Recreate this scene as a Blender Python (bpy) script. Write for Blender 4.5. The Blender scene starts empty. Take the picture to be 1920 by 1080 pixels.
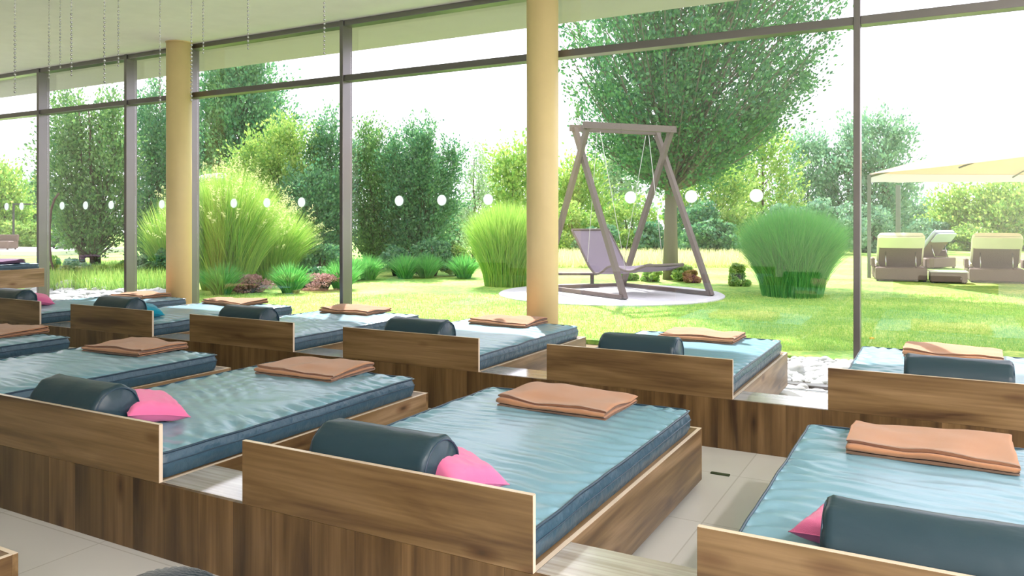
import bpy, math, random
import numpy as np
from mathutils import Vector, Matrix, noise

# ------------------------------------------------------------------ camera, sky, sun, exposure
sc = bpy.context.scene
COL = sc.collection
FPX = 1472.0; HY = 413.0; TH = math.atan2(805, 1472); EYE = 1.6
cam_d = bpy.data.cameras.new('camera'); cam = bpy.data.objects.new('camera', cam_d); COL.objects.link(cam)
cam.location = (0, 0, EYE); cam.rotation_euler = (math.pi/2, 0, TH)
cam_d.sensor_width = 36; cam_d.lens = FPX/1920*36; cam_d.shift_y = -(540-HY)/1920
cam_d.clip_end = 400
sc.camera = cam
w = bpy.data.worlds.new('sky'); sc.world = w; w.use_nodes = True
bg = w.node_tree.nodes['Background']; bg.inputs[0].default_value = (1.0, 0.945, 1.0, 1); bg.inputs[1].default_value = 2.15
sun_d = bpy.data.lights.new('sun', 'SUN'); sun = bpy.data.objects.new('sun', sun_d); COL.objects.link(sun)
sun_d.energy = 10.0; sun_d.angle = math.radians(1.0); sun_d.color = (1, .93, .86)
SAZ, SEL = math.radians(36), math.radians(46)
sdir = Vector((-math.sin(SAZ)*math.cos(SEL), math.cos(SAZ)*math.cos(SEL), math.sin(SEL)))
sun.rotation_euler = sdir.to_track_quat('Z', 'Y').to_euler()
sc.view_settings.view_transform = 'Standard'; sc.view_settings.look = 'None'
sc.view_settings.gamma = 1; sc.view_settings.use_curve_mapping = False
sc.view_settings.exposure = 0.36
sc.view_settings.use_white_balance = True; sc.view_settings.white_balance_temperature = 6200; sc.view_settings.white_balance_tint = 17

# ------------------------------------------------------------------ helpers
def P(u, v, t):                      # point seen at pixel (u, v) at forward distance t
    a = (u-960)/FPX; c = (HY-v)/FPX
    return Vector((t*(a*math.cos(TH)-math.sin(TH)), t*(a*math.sin(TH)+math.cos(TH)), EYE+t*c))
def G(u, v, z=0.0):                  # point of the plane z seen at pixel
    return P(u, v, (z-EYE)*FPX/(HY-v))
def tag(o, label=None, cat=None, group=None, kind=None):
    if label: o['label'] = label
    if cat: o['category'] = cat
    if group: o['group'] = group
    if kind: o['kind'] = kind
    return o
def empty(name, loc, rz=0, label=None, cat=None, group=None, kind=None):
    o = bpy.data.objects.new(name, None); COL.objects.link(o); o.empty_display_size = .1
    o.location = loc; o.rotation_euler = (0, 0, rz)
    return tag(o, label, cat, group, kind)
def children(o): return [c for c in bpy.data.objects if c.parent == o]
def copy_tree(o, parent=None):
    c = o.copy(); COL.objects.link(c)
    if parent: c.parent = parent
    for ch in list(o.children): copy_tree(ch, c)
    return c
class MB:
    def __init__(s): s.v = []; s.f = []; s.sm = []
    def add(s, vs, fs, smooth=False):
        n = len(s.v); s.v += [tuple(p) for p in vs]; s.f += [tuple(i+n for i in f) for f in fs]; s.sm += [smooth]*len(fs)
    def box(s, x0, x1, y0, y1, z0, z1, b=0.0):
        if b <= 0:
            s.add([(x0,y0,z0),(x1,y0,z0),(x1,y1,z0),(x0,y1,z0),(x0,y0,z1),(x1,y0,z1),(x1,y1,z1),(x0,y1,z1)],
                  [(0,3,2,1),(4,5,6,7),(0,1,5,4),(1,2,6,5),(2,3,7,6),(3,0,4,7)])
        else:
            vs = []; c = []
            for z, zi in ((z0, b), (z1, -b)):
                for x, xi, y, yi in ((x0,b,y0,b),(x1,-b,y0,b),(x1,-b,y1,-b),(x0,b,y1,-b)):
                    c.append(((x,y+yi,z+zi),(x+xi,y,z+zi),(x+xi,y+yi,z)))
            for t in c: vs += t
            X = lambda i: 3*i; Y = lambda i: 3*i+1; Z = lambda i: 3*i+2
            f = [(Z(0),Z(3),Z(2),Z(1)),(Z(4),Z(5),Z(6),Z(7)),(Y(0),Y(1),Y(5),Y(4)),(X(1),X(2),X(6),X(5)),(Y(2),Y(3),Y(7),Y(6)),(X(3),X(0),X(4),X(7)),
                 (Y(0),Z(0),Z(1),Y(1)),(X(1),Z(1),Z(2),X(2)),(Y(2),Z(2),Z(3),Y(3)),(X(3),Z(3),Z(0),X(0)),
                 (Y(5),Z(5),Z(4),Y(4)),(X(6),Z(6),Z(5),X(5)),(Y(7),Z(7),Z(6),Y(6)),(X(4),Z(4),Z(7),X(7)),
                 (X(0),Y(0),Y(4),X(4)),(Y(1),X(1),X(5),Y(5)),(X(2),Y(2),Y(6),X(6)),(Y(3),X(3),X(7),Y(7)),
                 (X(0),Z(0),Y(0)),(Y(1),Z(1),X(1)),(X(2),Z(2),Y(2)),(Y(3),Z(3),X(3)),(Y(4),Z(4),X(4)),(X(5),Z(5),Y(5)),(Y(6),Z(6),X(6)),(X(7),Z(7),Y(7))]
            s.add(vs, f)
        return s
    def tube(s, pts, r, n=8, smooth=True, closed=False, caps=True):
        pts = [Vector(p) for p in pts]; m = len(pts)
        rs = r if hasattr(r, '__len__') else [r]*m
        vs = []; up = Vector((0,0,1)); prev = None
        for i, p in enumerate(pts):
            a = pts[i-1] if (i > 0 or closed) else pts[i]; b = pts[(i+1) % m] if (i < m-1 or closed) else pts[i]
            d = (b-a).normalized() if (b-a).length > 1e-9 else Vector((0,0,1))
            if prev is None: e = d.orthogonal().normalized()
            else:
                e = prev - d*prev.dot(d); e = e.normalized() if e.length > 1e-6 else d.orthogonal().normalized()
            prev = e; g = d.cross(e)
            for k in range(n):
                t = 2*math.pi*k/n; vs.append(p + (e*math.cos(t)+g*math.sin(t))*rs[i])
        fs = []
        for i in range(m if closed else m-1):
            j = (i+1) % m
            for k in range(n): fs.append((i*n+k, i*n+(k+1) % n, j*n+(k+1) % n, j*n+k))
        if not closed and caps:
            fs.append(tuple(range(n-1, -1, -1))); fs.append(tuple((m-1)*n+k for k in range(n)))
        s.add(vs, fs, smooth); return s
    def beam(s, a, b, w, h=None):
        a = Vector(a); b = Vector(b); d = (b-a).normalized(); h = h or w
        up = Vector((0,0,1)) if abs(d.z) < .95 else Vector((0,1,0))
        e = d.cross(up).normalized()*w/2; g = e.cross(d).normalized()*h/2
        s.add([a-e-g, a+e-g, a+e+g, a-e+g, b-e-g, b+e-g, b+e+g, b-e+g],
              [(3,2,1,0),(4,5,6,7),(0,1,5,4),(1,2,6,5),(2,3,7,6),(3,0,4,7)]); return s
    def grid(s, nu, nv, fn, smooth=True, wrapu=False):
        vs = [fn(i/(nu-(0 if wrapu else 1)), j/(nv-1)) for j in range(nv) for i in range(nu)]
        fs = []
        for j in range(nv-1):
            for i in range(nu if wrapu else nu-1):
                k = (i+1) % nu; fs.append((j*nu+i, j*nu+k, (j+1)*nu+k, (j+1)*nu+i))
        s.add(vs, fs, smooth); return s
    def lathe(s, prof, cx=0, cy=0, n=24, smooth=True):
        s.grid(n, len(prof), lambda u, v: (cx+prof[round(v*(len(prof)-1))][0]*math.cos(2*math.pi*u), cy+prof[round(v*(len(prof)-1))][0]*math.sin(2*math.pi*u), prof[round(v*(len(prof)-1))][1]), smooth, True)
        return s
    def build(s, name, mat, parent=None):
        me = bpy.data.meshes.new(name); me.from_pydata(s.v, [], s.f); me.update()
        me.polygons.foreach_set('use_smooth', s.sm)
        me.materials.append(mat)
        o = bpy.data.objects.new(name, me); COL.objects.link(o)
        if parent: o.parent = parent
        return o
def quads(name, arr, mat, parent=None):          # arr (n,4,3): one mesh of n separate quads
    n = len(arr); me = bpy.data.meshes.new(name)
    me.vertices.add(4*n); me.vertices.foreach_set('co', arr.astype(np.float32).ravel())
    me.loops.add(4*n); me.loops.foreach_set('vertex_index', np.arange(4*n, dtype=np.int32))
    me.polygons.add(n); me.polygons.foreach_set('loop_start', np.arange(0, 4*n, 4, dtype=np.int32))
    me.update(calc_edges=True); me.materials.append(mat)
    o = bpy.data.objects.new(name, me); COL.objects.link(o)
    if parent: o.parent = parent
    return o

# ------------------------------------------------------------------ materials
def newmat(name):
    m = bpy.data.materials.new(name); m.use_nodes = True
    return m, m.node_tree.nodes, m.node_tree.links, m.node_tree.nodes['Principled BSDF']
def lin(c): return tuple((x/12.92 if x <= .04045 else ((x+.055)/1.055)**2.4) for x in c)
def rgb(r, g, b): return (*lin((r/255, g/255, b/255)), 1)
def plain(name, c, rough=.6, metal=0, spec=.5, bump=0, bscale=40):
    m, N, L, b = newmat(name); b.inputs['Roughness'].default_value = rough; b.inputs['Metallic'].default_value = metal
    b.inputs['Specular IOR Level'].default_value = spec
    tc = N.new('ShaderNodeNewGeometry'); no = N.new('ShaderNodeTexNoise'); no.inputs['Scale'].default_value = 3.5; no.inputs['Detail'].default_value = 5
    L.new(tc.outputs['Position'], no.inputs['Vector'])
    mx = N.new('ShaderNodeMix'); mx.data_type = 'RGBA'; mx.inputs['A'].default_value = tuple(x*.92 for x in c[:3])+(1,); mx.inputs['B'].default_value = tuple(min(1, x*1.06) for x in c[:3])+(1,)
    L.new(no.outputs['Fac'], mx.inputs['Factor']); L.new(mx.outputs['Result'], b.inputs['Base Color'])
    if bump:
        n2 = N.new('ShaderNodeTexNoise'); n2.inputs['Scale'].default_value = bscale; n2.inputs['Detail'].default_value = 4
        L.new(tc.outputs['Position'], n2.inputs['Vector'])
        bp = N.new('ShaderNodeBump'); bp.inputs['Strength'].default_value = bump; bp.inputs['Distance'].default_value = .01
        L.new(n2.outputs['Fac'], bp.inputs['Height']); L.new(bp.outputs['Normal'], b.inputs['Normal'])
    return m
def wood(name, axis, planks=0.0, dark=rgb(76,52,32), mid=rgb(126,100,64), light=rgb(156,128,90), rough=.38):
    m, N, L, b = newmat(name); b.inputs['Roughness'].default_value = rough
    g = N.new('ShaderNodeNewGeometry')
    def mapped(st, ac):
        mp = N.new('ShaderNodeMapping'); L.new(g.outputs['Position'], mp.inputs['Vector'])
        mp.inputs['Scale'].default_value = tuple(st if i == axis else ac for i in range(3)); return mp.outputs['Vector']
    vec_a, vec_b = mapped(.9, 9), mapped(1.6, 60)
    def shift(vec):
        if not planks: return vec
        sp = N.new('ShaderNodeSeparateXYZ'); L.new(g.outputs['Position'], sp.inputs[0])
        dv = N.new('ShaderNodeMath'); dv.operation = 'DIVIDE'; dv.inputs[1].default_value = planks
        L.new(sp.outputs['X'], dv.inputs[0])
        fl = N.new('ShaderNodeMath'); fl.operation = 'FLOOR'; L.new(dv.outputs[0], fl.inputs[0])
        wn = N.new('ShaderNodeTexWhiteNoise'); wn.noise_dimensions = '1D'; L.new(fl.outputs[0], wn.inputs['W'])
        sc_ = N.new('ShaderNodeVectorMath'); sc_.operation = 'SCALE'; sc_.inputs['Scale'].default_value = 7
        L.new(wn.outputs['Color'], sc_.inputs[0])
        ad = N.new('ShaderNodeVectorMath'); L.new(vec, ad.inputs[0]); L.new(sc_.outputs[0], ad.inputs[1])
        shift.tone = wn.outputs['Value']
        fr = N.new('ShaderNodeMath'); fr.operation = 'FRACT'; L.new(dv.outputs[0], fr.inputs[0])
        cp = N.new('ShaderNodeMath'); cp.operation = 'COMPARE'; cp.inputs[1].default_value = 0; cp.inputs[2].default_value = .008; L.new(fr.outputs[0], cp.inputs[0])
        shift.seam = cp.outputs[0]
        return ad.outputs[0]
    shift.tone = None
    n1 = N.new('ShaderNodeTexNoise'); n1.inputs['Scale'].default_value = 1; n1.inputs['Detail'].default_value = 6; n1.inputs['Distortion'].default_value = .6
    L.new(shift(vec_a), n1.inputs['Vector'])
    n2 = N.new('ShaderNodeTexNoise'); n2.inputs['Scale'].default_value = 1; n2.inputs['Detail'].default_value = 4
    L.new(vec_b, n2.inputs['Vector'])
    r1 = N.new('ShaderNodeValToRGB'); e = r1.color_ramp.elements
    e[0].position = .28; e[0].color = dark; e[1].position = .72; e[1].color = light; k = e.new(.47); k.color = mid
    L.new(n1.outputs['Fac'], r1.inputs['Fac'])
    mx = N.new('ShaderNodeMix'); mx.data_type = 'RGBA'; mx.blend_type = 'MULTIPLY'; mx.inputs['Factor'].default_value = .75
    r2 = N.new('ShaderNodeValToRGB'); r2.color_ramp.elements[0].position = .3; r2.color_ramp.elements[0].color = (.62,.58,.52,1); r2.color_ramp.elements[1].position = .65; r2.color_ramp.elements[1].color = (1,1,1,1)
    L.new(n2.outputs['Fac'], r2.inputs['Fac']); L.new(r1.outputs['Color'], mx.inputs['A']); L.new(r2.outputs['Color'], mx.inputs['B'])
    # knots
    mk = N.new('ShaderNodeMapping'); L.new(g.outputs['Position'], mk.inputs['Vector'])
    mk.inputs['Scale'].default_value = tuple(2.0 if i == axis else 5.6 for i in range(3))
    vo = N.new('ShaderNodeTexVoronoi'); vo.inputs['Scale'].default_value = .95; L.new(mk.outputs[0], vo.inputs['Vector'])
    r3 = N.new('ShaderNodeValToRGB'); q = r3.color_ramp.elements; q[0].position = .03; q[0].color = (.10,.06,.04,1); q[1].position = .20; q[1].color = (1,1,1,1); kk = q.new(.08); kk.color = (.48,.36,.28,1)
    L.new(vo.outputs['Distance'], r3.inputs['Fac'])
    m2 = N.new('ShaderNodeMix'); m2.data_type = 'RGBA'; m2.blend_type = 'MULTIPLY'; m2.inputs['Factor'].default_value = .85
    L.new(mx.outputs['Result'], m2.inputs['A']); L.new(r3.outputs['Color'], m2.inputs['B'])
    out = m2.outputs['Result']
    if planks:
        hs = N.new('ShaderNodeHueSaturation'); mr = N.new('ShaderNodeMapRange'); mr.inputs['To Min'].default_value = .82; mr.inputs['To Max'].default_value = 1.08
        L.new(shift.tone, mr.inputs['Value']); L.new(mr.outputs[0], hs.inputs['Value']); L.new(out, hs.inputs['Color'])
        m3 = N.new('ShaderNodeMix'); m3.data_type = 'RGBA'; m3.inputs['B'].default_value = rgb(50,34,20)
        L.new(shift.seam, m3.inputs['Factor']); L.new(hs.outputs['Color'], m3.inputs['A']); out = m3.outputs['Result']
    L.new(out, b.inputs['Base Color'])
    bp = N.new('ShaderNodeBump'); bp.inputs['Strength'].default_value = .12; bp.inputs['Distance'].default_value = .003
    L.new(n2.outputs['Fac'], bp.inputs['Height']); L.new(bp.outputs['Normal'], b.inputs['Normal'])
    return m
def vinyl(name, c, rough, bump=.25):
    m, N, L, b = newmat(name); b.inputs['Base Color'].default_value = c; b.inputs['Roughness'].default_value = rough
    g = N.new('ShaderNodeNewGeometry'); mp = N.new('ShaderNodeMapping'); mp.inputs['Scale'].default_value = (6, 15, 12)
    L.new(g.outputs['Position'], mp.inputs[0])
    n = N.new('ShaderNodeTexNoise'); n.inputs['Scale'].default_value = 1; n.inputs['Detail'].default_value = 3; L.new(mp.outputs[0], n.inputs['Vector'])
    bp = N.new('ShaderNodeBump'); bp.inputs['Strength'].default_value = bump; bp.inputs['Distance'].default_value = .02
    L.new(n.outputs['Fac'], bp.inputs['Height']); L.new(bp.outputs['Normal'], b.inputs['Normal'])
    return m
def fabric(name, c, rough=.95, sheen=.3, weave=500):
    m = plain(name, c, rough, bump=.35, bscale=weave, spec=.2)
    m.node_tree.nodes['Principled BSDF'].inputs['Sheen Weight'].default_value = sheen
    return m
def leafmat(name, c1, c2, trans=.45):
    m, N, L, b = newmat(name); N.remove(b); out = N['Material Output']
    g = N.new('ShaderNodeNewGeometry')
    r = N.new('ShaderNodeMix'); r.data_type = 'RGBA'; r.inputs['A'].default_value = c1; r.inputs['B'].default_value = c2
    L.new(g.outputs['Random Per Island'], r.inputs['Factor'])
    d = N.new('ShaderNodeBsdfDiffuse'); t = N.new('ShaderNodeBsdfTranslucent'); gl = N.new('ShaderNodeBsdfGlossy'); gl.inputs['Roughness'].default_value = .45
    L.new(r.outputs['Result'], d.inputs['Color']); L.new(r.outputs['Result'], t.inputs['Color'])
    mx = N.new('ShaderNodeMixShader'); mx.inputs[0].default_value = trans; L.new(d.outputs[0], mx.inputs[1]); L.new(t.outputs[0], mx.inputs[2])
    m2 = N.new('ShaderNodeMixShader'); m2.inputs[0].default_value = .05; L.new(mx.outputs[0], m2.inputs[1]); L.new(gl.outputs[0], m2.inputs[2])
    L.new(m2.outputs[0], out.inputs['Surface']); return m
def glassmat():
    m, N, L, b = newmat('window_glass'); N.remove(b); out = N['Material Output']
    g = N.new('ShaderNodeNewGeometry'); dt = N.new('ShaderNodeVectorMath'); dt.operation = 'DOT_PRODUCT'
    L.new(g.outputs['Normal'], dt.inputs[0]); L.new(g.outputs['Incoming'], dt.inputs[1])
    def math_(op, a, bb=None):
        n = N.new('ShaderNodeMath'); n.operation = op
        for i, x in enumerate((a, bb)):
            if x is None: continue
            if isinstance(x, (int, float)): n.inputs[i].default_value = x
            else: L.new(x, n.inputs[i])
        return n.outputs[0]
    ab = math_('ABSOLUTE', dt.outputs['Value']); f = math_('POWER', math_('SUBTRACT', 1.0, ab), 4.5)
    f = math_('ADD', math_('MULTIPLY', f, .92), .08)
    tr = N.new('ShaderNodeBsdfTransparent'); tr.inputs[0].default_value = (.965,.99,.98,1)
    gl = N.new('ShaderNodeBsdfGlossy'); gl.inputs['Roughness'].default_value = 0.0
    mx = N.new('ShaderNodeMixShader'); L.new(f, mx.inputs[0]); L.new(tr.outputs[0], mx.inputs[1]); L.new(gl.outputs[0], mx.inputs[2])
    L.new(mx.outputs[0], out.inputs['Surface']); return m
def tilemat():
    m, N, L, b = newmat('floor_tile'); b.inputs['Roughness'].default_value = .2
    g = N.new('ShaderNodeNewGeometry'); mp = N.new('ShaderNodeMapping'); mp.inputs['Location'].default_value = (1.11+.85*20, -4.13+.85*20, 0)
    L.new(g.outputs['Position'], mp.inputs[0])
    br = N.new('ShaderNodeTexBrick'); br.offset = 0; br.inputs['Scale'].default_value = 1; br.inputs['Brick Width'].default_value = .85; br.inputs['Row Height'].default_value = .85
    br.inputs['Mortar Size'].default_value = .004; br.inputs['Mortar Smooth'].default_value = .2
    br.inputs['Color1'].default_value = rgb(222,222,220); br.inputs['Color2'].default_value = rgb(216,216,213); br.inputs['Mortar'].default_value = rgb(196,195,190)
    L.new(mp.outputs[0], br.inputs['Vector'])
    no = N.new('ShaderNodeTexNoise'); no.inputs['Scale'].default_value = 2; no.inputs['Detail'].default_value = 6; L.new(g.outputs['Position'], no.inputs['Vector'])
    rr = N.new('ShaderNodeValToRGB'); rr.color_ramp.elements[0].color = (.9,.9,.9,1); rr.color_ramp.elements[1].color = (1,1,1,1); L.new(no.outputs['Fac'], rr.inputs[0])
    mx = N.new('ShaderNodeMix'); mx.data_type = 'RGBA'; mx.blend_type = 'MULTIPLY'; mx.inputs['Factor'].default_value = 1
    L.new(br.outputs['Color'], mx.inputs['A']); L.new(rr.outputs['Color'], mx.inputs['B']); L.new(mx.outputs['Result'], b.inputs['Base Color'])
    return m
def lawnmat():
    m, N, L, b = newmat('lawn'); b.inputs['Roughness'].default_value = .9; b.inputs['Specular IOR Level'].default_value = .15
    g = N.new('ShaderNodeNewGeometry')
    n1 = N.new('ShaderNodeTexNoise'); n1.inputs['Scale'].default_value = .55; n1.inputs['Detail'].default_value = 5; L.new(g.outputs['Position'], n1.inputs['Vector'])
    n2 = N.new('ShaderNodeTexNoise'); n2.inputs['Scale'].default_value = 14; n2.inputs['Detail'].default_value = 6; L.new(g.outputs['Position'], n2.inputs['Vector'])
    ad = N.new('ShaderNodeMath'); ad.operation = 'ADD'; L.new(n1.outputs['Fac'], ad.inputs[0]); L.new(n2.outputs['Fac'], ad.inputs[1])
    r = N.new('ShaderNodeValToRGB'); e = r.color_ramp.elements
    e[0].position = .40; e[0].color = rgb(108,158,72); e[1].position = .60; e[1].color = rgb(190,204,110); k = e.new(.5); k.color = rgb(142,180,84)
    hf = N.new('ShaderNodeMath'); hf.operation = 'MULTIPLY'; hf.inputs[1].default_value = .5; L.new(ad.outputs[0], hf.inputs[0]); L.new(hf.outputs[0], r.inputs[0])
    L.new(r.outputs[0], b.inputs['Base Color'])
    bp = N.new('ShaderNodeBump'); bp.inputs['Strength'].default_value = .7; bp.inputs['Distance'].default_value = .04; L.new(n2.outputs['Fac'], bp.inputs['Height']); L.new(bp.outputs['Normal'], b.inputs['Normal'])
    return m
M = dict(
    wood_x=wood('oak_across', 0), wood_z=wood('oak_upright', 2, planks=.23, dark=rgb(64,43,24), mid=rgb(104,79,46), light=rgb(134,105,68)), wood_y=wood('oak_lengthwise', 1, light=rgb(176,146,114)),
    shelf=wood('oak_shelf', 0, dark=rgb(170,158,144), mid=rgb(198,190,180), light=rgb(218,213,206), rough=.12), edge=plain('oak_edge_highlight', rgb(226,208,186), .3),  # edge: pale band, colour raised to stand in for the sky highlight
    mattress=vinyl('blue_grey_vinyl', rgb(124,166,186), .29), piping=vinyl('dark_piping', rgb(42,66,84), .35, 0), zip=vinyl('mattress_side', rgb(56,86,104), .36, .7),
    bolster=vinyl('dark_green_vinyl', rgb(32,58,70), .36, .2), blanket=fabric('brown_fleece', rgb(186,134,98)), pink=fabric('pink_cotton', rgb(238,120,170)),
    turq=fabric('turquoise_cotton', rgb(20,150,180)), purple=fabric('mauve_fleece', rgb(128,92,130)), knit=fabric('dark_knit', rgb(24,44,54), weave=90),
    column=plain('cream_column', rgb(232,208,150), .5, bump=.05), frame=plain('bronze_frame', rgb(128,124,124), .28, metal=.8), gasket=plain('dark_gasket', rgb(34,34,34), .6),
    ceiling=plain('ceiling_paint', rgb(240,238,226), .9), wallp=plain('wall_paint', rgb(236,232,220), .9), soffit=plain('soffit_render', rgb(190,183,188), .9), tile=tilemat(), glass=glassmat(), lawn=lawnmat(),
    dot=leafmat('frosted_dot', rgb(236,244,242), rgb(236,244,242), .6), stone=plain('river_stone', rgb(178,180,180), .8, bump=.3, bscale=12), metal=plain('steel', rgb(190,190,190), .25, metal=1),
    bead=plain('silver_bead', rgb(200,200,198), .15, metal=.9), timber=plain('weathered_timber', rgb(112,100,96), .8, bump=.3, bscale=30), sling=plain('taupe_mesh', rgb(140,128,140), .85),
    concrete=plain('pale_paving', rgb(206,204,206), .85, bump=.2), bark=plain('bark', rgb(118,110,96), .9, bump=.6, bscale=18), darkbark=plain('dark_bark', rgb(84,70,58), .9, bump=.5, bscale=18),
    wicker=plain('brown_wicker', rgb(108,88,78), .7, bump=.8, bscale=60), cream=plain('cream_cushion', rgb(232,232,200), .8), greyc=plain('grey_cushion', rgb(170,176,190), .8),
    canopy=leafmat('canopy_cloth', rgb(196,160,130), rgb(196,160,130), .25), valance=leafmat('valance_cloth', rgb(206,210,214), rgb(206,210,214), .15), post=plain('grey_post', rgb(110,118,112), .5), black=plain('black_metal', rgb(38,38,40), .5),
    soil=plain('soil', rgb(120,104,76), .95, bump=.5, bscale=8), strap=plain('green_strap', rgb(50,64,34), .8), rattan=plain('dark_rattan', rgb(88,66,50), .7), pale=plain('pale_terrace', rgb(210,208,204), .85),
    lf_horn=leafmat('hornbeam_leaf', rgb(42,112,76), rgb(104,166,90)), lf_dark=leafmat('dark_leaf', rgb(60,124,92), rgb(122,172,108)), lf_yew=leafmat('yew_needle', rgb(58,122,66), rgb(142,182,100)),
    lf_light=leafmat('light_leaf', rgb(110,166,72), rgb(186,208,104)), lf_haze=leafmat('hazy_leaf', rgb(96,148,122), rgb(148,188,142)), lf_silver=leafmat('silver_leaf', rgb(130,168,130), rgb(176,200,150)),  # distance haze is put into the bluish leaf colour
    gr_bright=leafmat('bright_blade', rgb(112,180,66), rgb(204,226,110)), gr_green=leafmat('green_blade', rgb(70,164,78), rgb(136,206,104)), gr_plume=leafmat('plume_blade', rgb(206,214,140), rgb(236,234,180)),
    gr_lawn=leafmat('lawn_blade', rgb(132,190,92), rgb(206,228,124), .4), pinkfl=leafmat('pink_flower', rgb(176,130,130), rgb(206,160,160)), yellowfl=leafmat('yellow_flower', rgb(240,196,30), rgb(250,220,60)),
    red=leafmat('rust_leaf', rgb(150,116,70), rgb(190,170,90)),
)

bs = M['shelf'].node_tree.nodes['Principled BSDF']; bs.inputs['Coat Weight'].default_value = 1; bs.inputs['Coat Roughness'].default_value = .12
# ------------------------------------------------------------------ setting: floor, ceiling, walls, garden ground
Y1, Y2 = 2.466, 5.53                      # front faces of the two rows of beds
GY = 8.25                                 # glass plane
XL, XR, YB, CZ = -19.0, 11.0, -5.0, 4.27
def struct(name, mb, mat): return tag(mb.build(name, mat), kind='structure')
struct('floor', MB().box(XL, XR, YB, 7.76, -.3, 0), M['tile'])
struct('ceiling', MB().box(XL, XR, YB, 8.32, CZ, CZ+.35), M['ceiling'])
struct('roof_soffit', MB().box(XL, XR, 8.32, 9.68, CZ, CZ+.5), M['soffit'])
struct('wall_left', MB().box(XL-.2, XL, YB, 8.0, 0, CZ), M['wallp'])
mb = MB(); mb.box(XL, 1.9, YB-.2, YB, 0, CZ); mb.box(1.9, XR, YB-.2, YB, 0, .5); mb.box(1.9, XR, YB-.2, YB, 3.9, CZ)  # unseen wall; openings on the right added to let sky light in
for x in (4.8, 7.8, 10.8): mb.box(x, x+.12, YB-.2, YB, .5, 3.9)
struct('wall_back', mb, M['wallp'])
struct('lawn', MB().box(-90, 60, 9.9, 120, -.35, -.03), M['lawn'])
struct('gravel_bed_base', MB().box(XL, XR+3, 7.76, 9.9, -.35, -.09), M['soil'])
# floor edge profile where tiles stop
mb = MB().box(XL, XR, 7.76, 7.79, -.09, .004); mb.box(XL, XR, 7.83, 7.85, -.09, .0)
tag(mb.build('trim_1', M['metal']), kind='structure')

# windows: frame, transom, panes, marker dots
edges = [(-17.6,-16.3),(-16.3,-13.9),(-13.9,-11.5),(-11.5,-10.02),(-10.02,-7.0),(-7.0,-3.92),(-3.92,-.674),(-.674,2.5),(2.5,5.6)]
dots_x = [-8.974,-8.5+.02,-7.878,-7.261,-5.70,-5.087,-4.463,-2.781,-2.153,-1.531,-13.972,-13.35,-12.403,-11.791,-11.156,-9.986]
dots = [G_ for G_ in (12,40,116,160,208,303,438,500,565,748,828,915,1182,1296,1418)]
for n, (xa, xb) in enumerate(edges):
    wn = empty('window_%d' % (n+1), ((xa+xb)/2, GY, 0), kind='structure'); cx = (xa+xb)/2
    mb = MB(); mb.box(xb-.06-cx, xb-cx, -.15, .0, -.09, CZ, .004); mb.box(xb-.05-cx, xb-.01-cx, 0, .05, -.09, CZ)
    mb.build('mullion', M['frame'], wn)
    mb = MB(); mb.box(xb-.064-cx, xb-.06-cx, -.02, .0, -.09, CZ); mb.build('gasket', M['gasket'], wn)
    MB().box(xa-cx, xb-.06-cx, -.13, 0.03, 3.46, 3.54, .004).build('transom', M['frame'], wn)
    MB().box(xa-cx, xb-.06-cx, -.13, 0.03, 4.20, CZ, .004).build('top_rail', M['frame'], wn)
    MB().box(xa-cx, xb-.06-cx, -.10, 0.03, -.09, -.02, .004).build('bottom_rail', M['frame'], wn)
    MB().box(xa-cx, xb-.06-cx, .006, .018, -.02, 3.46).build('lower_pane', M['glass'], wn)
    MB().box(xa-cx, xb-.06-cx, .006, .018, 3.54, 4.20).build('upper_pane', M['glass'], wn)
    for u in dots:
        p = P(u, 380, 1); k = GY/p.y; x = p.x*k
        if xa < x < xb-.06:
            mb = MB(); r = .068
            vs = [(x-cx+r*math.cos(a), yy, 1.853+r*math.sin(a)) for yy in (.001, .005) for a in [2*math.pi*i/24 for i in range(24)]]
            mb.add(vs, [tuple(range(24)), tuple(range(47, 23, -1))]+[(i, (i+1) % 24+0, (i+1) % 24+24, i+24) for i in range(24)])
            tag(mb.build('marker_dot', M['dot'], wn), 'frosted white bird-safety dot')
# ceiling lamps added out of view as fill light for the room
def fill_lamp(x, y):
    c = empty('fill_lamp', (x, y, CZ-.012), label='round ceiling lamp added out of view as fill light', cat='ceiling lamp', group='added fill lamps at the ceiling')
    MB().lathe([(.15,0),(.19,0),(.19,.012),(.15,.012)], n=24).build('trim_ring', M['metal'], c)
    ld = bpy.data.lights.new('lamp', 'AREA'); ld.shape = 'DISK'; ld.size = .3; ld.energy = FILL_POWER; ld.color = (1, .93, .82)
    lo = bpy.data.objects.new('fill_light', ld); COL.objects.link(lo); lo.parent = c; lo.location = (0, 0, -.002)
FILL_POWER = 95
for x in (2.6, 5.4, 8.2):
    for y in (-3.2, -.6, 2.0): fill_lamp(x, y)
# round columns
def column(x, lab):
    c = empty('column', (x, 7.95-.0, -.09), label=lab, cat='column', group='cream round columns by the glass')
    MB().lathe([(.001,0),(.18,0),(.18,4.36),(.001,4.36)], n=48).build('shaft', M['column'], c)
    MB().lathe([(.18,4.35),(.192,4.352),(.192,4.36),(.18,4.36)], n=48).build('collar', M['column'], c)
column(-10.05, 'cream round column at the left, beside the tall feathery grass')
column(-3.955, 'cream round column in the middle, left of the hanging garden swing')

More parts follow.
